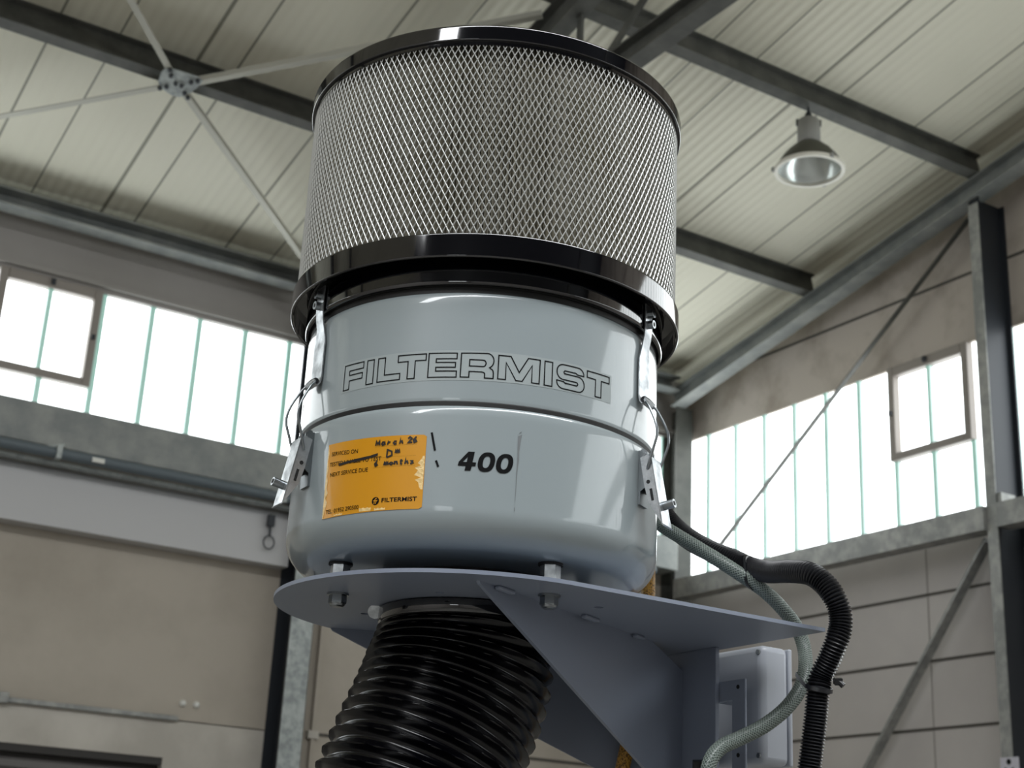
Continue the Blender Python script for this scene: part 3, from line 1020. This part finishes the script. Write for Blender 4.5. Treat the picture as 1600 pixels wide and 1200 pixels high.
ribbon(mb, [(U(-163.6), .0532), (U(-160), .0545), (U(-156), .0548), (U(-152.5), .0560), (U(-149.4), .0582)], .0013, RL, TS, ZS, False, .0009)
ribbon(mb, [(U(-163.4), .0540), (U(-158), .0552), (U(-150.4), .0572)], .0009, RL, TS, ZS, False, .0009)
def hand(u, v, s, strokes, wd=.00085):
    for st in strokes:
        ribbon(mb, [(u + s * a, v + s * b) for a, b in st], wd, RL, TS, ZS, False, .0010)
GL = {
    'M': [[(0, 0), (.1, 1), (.5, .3), (.9, 1), (1, 0)]], 'a': [[(.8, .6), (.3, .7), (.05, .3), (.3, 0), (.7, .2), (.8, .6), (.9, 0)]],
    'r': [[(.1, 0), (.15, .65), (.2, .4), (.7, .65)]], 'c': [[(.8, .6), (.3, .65), (.05, .3), (.3, 0), (.8, .1)]],
    'h': [[(.1, 0), (.2, 1.2), (.15, .4), (.6, .6), (.8, 0)]], '2': [[(0, .8), (.4, 1.1), (.8, .8), (.1, 0), (.9, .05)]],
    '6': [[(.7, 1.1), (.1, .5), (.3, 0), (.75, .2), (.5, .55), (.15, .3)]], 'D': [[(.1, 0), (.15, 1.2), (.9, .9), (.95, .3), (.1, 0)]],
    'm': [[(0, 0), (.1, .6), (.35, .2), (.5, .6), (.7, .2), (.9, .6), (1, 0)]], 'o': [[(.5, .6), (.1, .3), (.5, 0), (.9, .3), (.5, .6)]],
    'n': [[(.1, 0), (.1, .6), (.6, .6), (.8, 0)]], 't': [[(.4, 1.1), (.35, .1), (.7, 0)], [(.1, .7), (.8, .75)]], 's': [[(.8, .6), (.3, .6), (.7, .2), (.1, 0)]], ' ': []}
def write(s, u, v, size, adv):
    for ch in s:
        hand(u, v, size, GL[ch])
        u += adv
write('March', U(-150.3), .0672, .0046, .0066)
write('26', U(-140.2), .0680, .0052, .0052)
write('D', U(-146.6), .0540, .0066, .005)
write('m', U(-143.8), .0580, .0046, .005)
write('6 months', U(-150.3), .0462, .0046, .0056)
mb.build('handwriting', 'marker', sticker)

# ---- toggle latches
def latch(deg):
    th = math.radians(deg)
    nv = Vector((math.cos(th), math.sin(th), 0))
    tv = Vector((-math.sin(th), math.cos(th), 0))
    base = Vector((AX, AY, 0))
    Q = lambda r_, t_, z_: base + nv * r_ + tv * t_ + Vector((0, 0, z_))
    # strap from the collar down over the upper body
    path = [(.2040, 2.318), (.2042, 2.292), (.2030, 2.281), (.2008, 2.270), (.2000, 2.255), (.2000, 2.214), (.2012, 2.206), (.2042, 2.2025), (.2068, 2.2045), (.2075, 2.209)]
    hw = lambda z: .0128 if z < 2.262 else .0085 + .0043 * max(0, min(1, (2.268 - z) / .006))
    th_ = .0013
    q = MB()
    rings = []
    for i, (r_, z_) in enumerate(path):
        a = Vector(path[min(i + 1, len(path) - 1)]) - Vector(path[max(i - 1, 0)])
        nn = Vector((-a.y, a.x)).normalized() * th_
        if nn.x < 0:
            nn = -nn
        w_ = hw(z_)
        rings.append([Q(r_, -w_, z_), Q(r_, w_, z_), Q(r_ + nn.x, w_, z_ + nn.y), Q(r_ + nn.x, -w_, z_ + nn.y)])
    q.loft(rings)
    strap = q.build('latch_strap', 'steel', unit, smooth=30)
    for z_ in (2.296, 2.3085):
        q = MB()
        q.cyl(Q(.2045, 0, z_), Q(.2115, 0, z_), .0046, n=20)
        q.build('strap_bolt', 'nut', strap, smooth=40)
        MB().cyl(Q(.2112, 0, z_), Q(.2117, 0, z_), .0026, n=6).build('strap_bolt_socket', 'gasket', strap)
    # base plate on the lower body with two ears
    q = MB()
    q.loft([[Q(r_, -.0095, z_) for r_, z_ in ((.2000, 2.094), (.2032, 2.094), (.2032, 2.152), (.2000, 2.152))],
            [Q(r_, .0095, z_) for r_, z_ in ((.2000, 2.094), (.2032, 2.094), (.2032, 2.152), (.2000, 2.152))]])
    for s in (-1, 1):
        ear = [(.2030, 2.108), (.2085, 2.112), (.2120, 2.140), (.2105, 2.150), (.2060, 2.154), (.2030, 2.153)]
        t0, t1 = s * .0095, s * .0083
        q.loft([[Q(r_, t0, z_) for r_, z_ in ear], [Q(r_, t1, z_) for r_, z_ in ear]])
        q.cyl(Q(.2075, s * .0090, 2.147), Q(.2075, s * .0120, 2.147), .0022, n=12)
    q.build('latch_base', 'nut', unit, smooth=30)
    # lever: channel with its lower end standing off
    q = MB()
    lev = [(.2125, 2.143), (.2262, 2.071)]
    a = (Vector(lev[1]) - Vector(lev[0])).normalized()
    nn = Vector((-a.y, a.x))
    if nn.x < 0:
        nn = -nn
    Ls = lambda s, n_: Vector(lev[0]) + a * s + nn * n_
    Llen = (Vector(lev[1]) - Vector(lev[0])).length
    def slab(pts, t0, t1):
        q.loft([[Q(p.x, t0, p.y) for p in pts], [Q(p.x, t1, p.y) for p in pts]])
    slab([Ls(0, .0022), Ls(0, .0036), Ls(Llen, .0036), Ls(Llen + .002, .0050), Ls(Llen + .0025, .0036), Ls(Llen, .0022)], -.0115, .0115)
    for s in (-1, 1):
        side = [Ls(0, .003), Ls(-.004, -.002), Ls(-.002, -.009), Ls(.030, -.0095), Ls(.048, -.008), Ls(Llen - .006, .000), Ls(Llen, .003)]
        slab(side, s * .0115, s * .0103)
    lever = q.build('latch_lever', 'steel', unit, smooth=30)
    for s in (-1, 1):
        q = MB()
        c0 = Ls(.026, -.0045)
        q.cyl(Q(c0.x, s * .0112, c0.y), Q(c0.x, s * .0119, c0.y), .0021, n=14)
        q.build('lever_hole', 'gasket', lever)
        q = MB()
        s0, s1 = Ls(.034, -.003), Ls(.047, -.003)
        q.loft([[Q(p.x, s * tt, p.y) for p in (s0 + nn * .0014, s1 + nn * .0014, s1 - nn * .0014, s0 - nn * .0014)] for tt in (.0112, .0119)])
        q.build('lever_slot', 'gasket', lever)
    q = MB()
    k0 = Ls(.052, .0036)
    q.cyl(Q(k0.x, 0, k0.y), Q(k0.x + nn.x * .012, 0, k0.y + nn.y * .012), .0046, n=24)
    kb = q.build('lever_bolt', 'nut', lever, smooth=40)
    q = MB()
    q.cyl(Q(k0.x + nn.x * .0115, 0, k0.y + nn.y * .0115), Q(k0.x + nn.x * .0124, 0, k0.y + nn.y * .0124), .0027, n=6)
    q.build('lever_bolt_socket', 'gasket', lever)
    # wire bail and its sleeve
    for s in (-1, 1):
        p3 = Ls(.012, -.003)
        pts = [Q(.2062, s * .0095, 2.2080), Q(.2120, s * .0125, 2.2000), Q(.2215, s * .0150, 2.180), Q(.2235, s * .0155, 2.165), Q(.2190, s * .0148, 2.150), Q(p3.x + .002, s * .0138, p3.y + .004), Q(p3.x, s * .0112, p3.y)]
        MB().tube(spline(pts, .002), .0014, n=10).build('wire_bail', 'nut', lever, smooth=60)
    MB().tube([Q(.2052, -.0100, 2.2085), Q(.2056, 0, 2.2090), Q(.2052, .0100, 2.2085)], .0032, n=14).build('bail_sleeve', 'blackplastic', lever, smooth=50)

for dg in (179.0, -61.0, 59.0):
    latch(dg)

# ================================================================== BRACKET
PB = PT - .004
bk = empty('mounting_bracket', (AX + .31, AY, 0.0), 'blue-grey painted steel bracket with a round-nosed plate and two triangular gussets', 'bracket')

def sheet(outer, holes, z0, th_):
    """flat plate with round holes, filled by a 2D curve"""
    cu = bpy.data.curves.new('sheet', 'CURVE')
    cu.dimensions, cu.fill_mode = '2D', 'BOTH'
    cu.extrude = th_ / 2
    for poly in [outer] + holes:
        sp_ = cu.splines.new('POLY')
        sp_.points.add(len(poly) - 1)
        for i, (x, y) in enumerate(poly):
            sp_.points[i].co = (x, y, 0, 1)
        sp_.use_cyclic_u = True
    ob = bpy.data.objects.new('sheet', cu)
    COL.objects.link(ob)
    bpy.context.view_layer.update()
    me = bpy.data.meshes.new_from_object(ob.evaluated_get(bpy.context.evaluated_depsgraph_get()))
    v = [(p.co.x, p.co.y, p.co.z + z0 + th_ / 2) for p in me.vertices]
    f = [tuple(p.vertices) for p in me.polygons]
    bpy.data.objects.remove(ob)
    bpy.data.curves.remove(cu)
    bpy.data.meshes.remove(me)
    return MB().add(v, f)

RN = .2075
outer = [(AX + .322, AY - RN), (AX + .322, AY + RN)] + [(AX + RN * math.cos(a), AY + RN * math.sin(a)) for a in np.linspace(PI / 2, 3 * PI / 2, 72)]
circ = lambda x, y, r_, n=20: [(AX + x + r_ * math.cos(-2 * PI * i / n), AY + y + r_ * math.sin(-2 * PI * i / n)) for i in range(n)]
holes = [circ(0, 0, .088, 64), circ(.0747, -.1362, .0052), circ(-.0807, -.0795, .0045), circ(-.0816, .0832, .0045), circ(.085, .128, .0052), circ(.258, .024, .0115, 24)]
pl_o = sheet(outer, holes, PB, PT - PB).build('top_plate', 'bracket', bk)
pl_o.data.set_sharp_from_angle(angle=math.radians(30))

zlo = 1.812
def gusset(x0, y0, x1, y1):
    a, b = Vector((AX + x0, AY + y0, 0)), Vector((AX + x1, AY + y1, 0))
    d_ = (b - a)
    n_ = Vector((-d_.y, d_.x, 0)).normalized() * .004
    at = lambda t_, z_: a + d_ * t_ + Vector((0, 0, z_))
    poly = [at(0, PB), at(.82, PB), at(1, PB - .022), at(1, zlo), at(0.006, PB - .003)]
    return MB().prism(poly, n_)
gusset(-.083, -.160, .305, .012).build('gusset', 'bracket', bk)
gusset(-.070, .193, .305, .026).build('gusset', 'bracket', bk)
MB().box(AX + .305, AX + .311, AY - .047, AY + .060, 0.0, PB).build('post', 'bracket', bk, bevel=.001)
for (x, y, l) in ((-.046, -.148, .028), (.098, -.090, .030), (.20, -.04, .02)):
    s = Vector((.91, .41, 0))
    mb = MB().obox((AX + x, AY + y, PB - .002), s * l / 2, Vector((-s.y, s.x, 0)) * .0035, (0, 0, .0022))
    mb.build('weld_bead', 'bracket', bk, bevel=.0018)
for (x, y) in feet_points():
    q = MB()
    q.cyl((x, y, PB), (x, y, PB - .0022), .0112, n=28)
    wsh = q.build('washer', 'nut', bk, smooth=40)
    q = MB()
    hx = lambda r_, z_: [(x + r_ * math.cos(.5 + i * PI / 3), y + r_ * math.sin(.5 + i * PI / 3), z_) for i in range(6)]
    q.loft([hx(.0092, PB - .0022), hx(.0094, PB - .0100), hx(.0082, PB - .0112)])
    q.lathe([(.0080, PB - .0108), (.0076, PB - .0130), (.0055, PB - .0142), (.0, PB - .0142)], (x, y), 24)
    q.build('lock_nut', 'nut', bk, smooth=25)

# ================================================================== SUCTION HOSE
def bez(p, n=12):
    p = [Vector(q) for q in p]
    return [p[0] * (1 - t) ** 3 + p[1] * 3 * t * (1 - t) ** 2 + p[2] * 3 * t * t * (1 - t) + p[3] * t ** 3 for t in [i / n for i in range(n + 1)]]
hp = spline(bez([(AX, AY, PB - .010), (AX, AY, 1.930), (AX - .020, AY - .004, 1.890), (AX - .0380, AY - .004, 1.8480)]) +
            bez([(AX - .0380, AY - .004, 1.8480), (AX - .062, AY - .004, 1.792), (AX - .10, AY + .0, 1.70), (AX - .12, AY + .01, 1.40)], 10)[1:], .00065)
hose_root = empty('suction_hose', (AX, AY, PB), 'fat glossy black ribbed suction hose hanging under the round plate', 'hose')
fr = frames(hp)
n = 96
PITCH = .0150
rings = []
s_acc = 0.0
for k, (p, a, b) in enumerate(fr):
    if k:
        s_acc += (p - fr[k - 1][0]).length
    ring = []
    for i in range(n):
        ph = 2 * PI * i / n
        x = (s_acc / PITCH - i / n) % 1.0
        d_ = min(x, 1 - x)
        rg = (1 - 2 * d_) ** 2.0
        grow = min(1.0, s_acc / .06)
        rr = .0925 + .0085 * rg * (0.25 + .75 * grow)
        ring.append(p + rr * (math.cos(ph) * a + math.sin(ph) * b))
    rings.append(ring)
MB().loft(rings, caps=False).build('ribbed_wall', 'hose', hose_root, smooth=60)
q = MB()
q.lathe([(.0890, PB - .001), (.0960, PB - .0015), (.0965, PB - .004), (.0965, PB - .013), (.0955, PB - .015), (.092, PB - .015)], A2, 96)
cl = q.build('hose_clamp', 'black', hose_root, smooth=40)
MB().cyl((AX - .0905, AY + .040, PB - .004), (AX - .0945, AY + .034, PB - .006), .0075, n=20).build('clamp_screw', 'steel', cl)

# ================================================================== BOX, HOSES AND CABLES BESIDE THE POST
bx = empty('junction_box', (AX + .345, AY, 1.86), 'pale grey junction box on the back of the bracket post', 'electrical box')
mb = MB().box(AX + .345, AX + .387, AY - .081, AY + .085, 1.8615, 1.9955)
mb.build('body', 'boxpaint', bx, bevel=.008)
mb = MB().box(AX + .3865, AX + .392, AY - .0808, AY + .0848, 1.8618, 1.9952)
mb.build('cover', 'boxpaint', bx, bevel=.002)
for z in (1.987, 1.871):
    MB().cyl((AX + .3440, AY - .0745, z), (AX + .3475, AY - .0745, z), .0030, n=14).build('screw', 'nut', bx)
mp = MB()
mp.box(AX + .3112, AX + .3142, AY - .0905, AY + .055, 1.9285, 1.9515)
mp.box(AX + .3112, AX + .3142, AY - .0905, AY - .068, 1.70, 1.930)
mpo = mp.build('back_plate', 'bracket', bk, bevel=.001)
for z in (1.943, 1.868):
    MB().cyl((AX + .3105, AY - .079, z), (AX + .3115, AY - .079, z), .0024, n=12).build('screw_hole', 'gasket', mpo)
MB().box(AX + .3145, AX + .346, AY - .030, AY + .050, 1.88, 1.93).build('mounting_block', 'boxpaint', bx)

# braided hose
bp_ = [(1012, 806, 1.735), (1035, 822, 1.72), (1065, 840.6, 1.70), (1098.8, 861, 1.68), (1136, 884, 1.662), (1166, 904, 1.652), (1196, 925, 1.65), (1222.5, 951, 1.655),
       (1245, 981, 1.662), (1257, 1015, 1.65), (1258, 1049, 1.622), (1248.8, 1079, 1.60), (1226, 1109, 1.58), (1192.5, 1135, 1.565), (1155, 1154, 1.55), (1125, 1169, 1.535),
       (1108, 1195, 1.52), (1104, 1240, 1.51), (1104, 1300, 1.50)]
bpath = spline([sight(*p) for p in bp_], .004)
bh = empty('braided_hose', bpath[0], 'clear grey braided hose looping past the plate tip to the post', 'hose')
MB().tube(bpath, .0074, n=20).build('tube_wall', 'braid', bh, smooth=80)
fr = frames(bpath)
mb = MB()
for fam in (1, -1):
    for j in range(12):
        pth = []
        for k, (p, a, b) in enumerate(fr):
            ph = 2 * PI * j / 12 + fam * k * .004 / .040 * 2 * PI
            pth.append(p + .0076 * (math.cos(ph) * a + math.sin(ph) * b))
        mb.tube(pth, .0006, n=5, caps=False)
mb.build('braiding', 'braid_strand', bh, smooth=80)

# corrugated conduit
cp_ = [(1002, 745, 1.80), (1012, 768, 1.785), (1030, 795, 1.77), (1054, 824, 1.75), (1084, 847, 1.725), (1117, 864, 1.705), (1146, 875, 1.688), (1172, 887, 1.668), (1200, 893.5, 1.638), (1230, 893, 1.606), (1263.8, 896, 1.575), (1288, 912, 1.56),
       (1303, 932.5, 1.55), (1312.5, 957, 1.545), (1313, 981, 1.54), (1305.8, 1005.6, 1.535), (1294.5, 1033, 1.535), (1282.5, 1058, 1.535), (1278, 1082, 1.53), (1274, 1125.6, 1.525), (1265, 1200, 1.515), (1257, 1270, 1.505), (1252, 1330, 1.50)]
cpath = spline([sight(*p) for p in cp_], .00085)
mb = MB()
mb.tube(cpath, lambda k: .0112 + .0016 * (1, .45, -.9, .45)[k % 4], n=20)
mb.build('corrugated_conduit', 'blackplastic', smooth=45, label='black corrugated cable conduit arching right of the plate tip', cat='conduit')
# cable ties
def tie(name, p, q, r1, head, label):
    """a strap around two neighbouring hoses at p (conduit) and q (hose)"""
    mb = MB()
    p, q = Vector(p), Vector(q)
    d_ = (q - p)
    L_ = d_.length
    u = d_.normalized()
    along = head
    v_ = along.cross(u).normalized()
    pts = []
    for a in np.linspace(PI / 2, 3 * PI / 2, 14):
        pts.append(p + r1[0] * (math.cos(a) * u + math.sin(a) * v_))
    for a in np.linspace(-PI / 2, PI / 2, 12):
        pts.append(q + r1[1] * (math.cos(a) * u + math.sin(a) * v_))
    pts.append(pts[0])
    al = along.normalized() * .0022
    rings = []
    cen = (p + q) / 2
    for x in pts:
        o_ = (x - cen).normalized() * .0011
        rings.append([x - al - o_, x + al - o_, x + al + o_, x - al + o_])
    mb.loft(rings, caps=False)
    o = mb.build(name, 'blackplastic', label=label, cat='cable tie', smooth=40)
    return o, pts, al, u, v_
def near(path, px, py):
    best = min(range(len(path)), key=lambda i: (proj(path[i])[0] - px) ** 2 + (proj(path[i])[1] - py) ** 2)
    return path[best], (path[min(best + 3, len(path) - 1)] - path[max(best - 3, 0)]).normalized()
def proj(p):
    d_ = Vector(p) - Vector((0, 0, H))
    z = d_.dot(FWD)
    return 800 + F_PX * d_.dot(RIGHT) / z, 600 - F_PX * d_.dot(UP) / z
p, al_ = near(cpath, 1173, 889)
q_, _ = near(bpath, 1172, 908)
tie('cable_tie', p, q_, (.0145, .0095), al_, 'black cable tie joining conduit and braided hose above the plate')
p, al_ = near(cpath, 1278, 1075)
q_, _ = near(bpath, 1256, 1056)
o, pts, al, u, v_ = tie('cable_tie', p, q_, (.0145, .0095), al_, 'black cable tie with a stubby tail right of the junction box')
mb = MB()
t0 = sight(1302, 1064, 1.53)
t1 = sight(1318, 1072, 1.525)
mb.tube([t0, (t0 + t1) / 2 + Vector((0, 0, .0025)), t1], .0032, n=8)
mb.obox((t0 + t1) / 2 + Vector((0, 0, .002)), RIGHT * .004, FWD * .003, UP * .0035)
mb.build('tie_tail', 'blackplastic', o)
mb = MB()
mb.obox(sight(1091, 1196, 1.60), RIGHT * .0058, FWD * .004, UP * .0052)
mb.tube([sight(1095, 1200, 1.60), sight(1105, 1204, 1.57), sight(1112, 1214, 1.54)], .0022, n=8)
mb.build('cable_tie', 'blackplastic', label='black cable tie head against the post at the bottom edge', cat='cable tie')

# amber mesh hose between the gussets
ap = spline([(AX + a, AY + b, z) for a, b, z in ((.262, .030, 2.15), (.262, .026, 2.06), (.258, .024, 1.995), (.250, .028, 1.93), (.238, .034, 1.86), (.228, .038, 1.80), (.200, .040, 1.60))], .008)
MB().tube(ap, .0085, n=20).build('amber_hose', 'amber', smooth=80, label='amber mesh-covered drain hose between the bracket gussets', cat='hose')

bpy.context.view_layer.update()
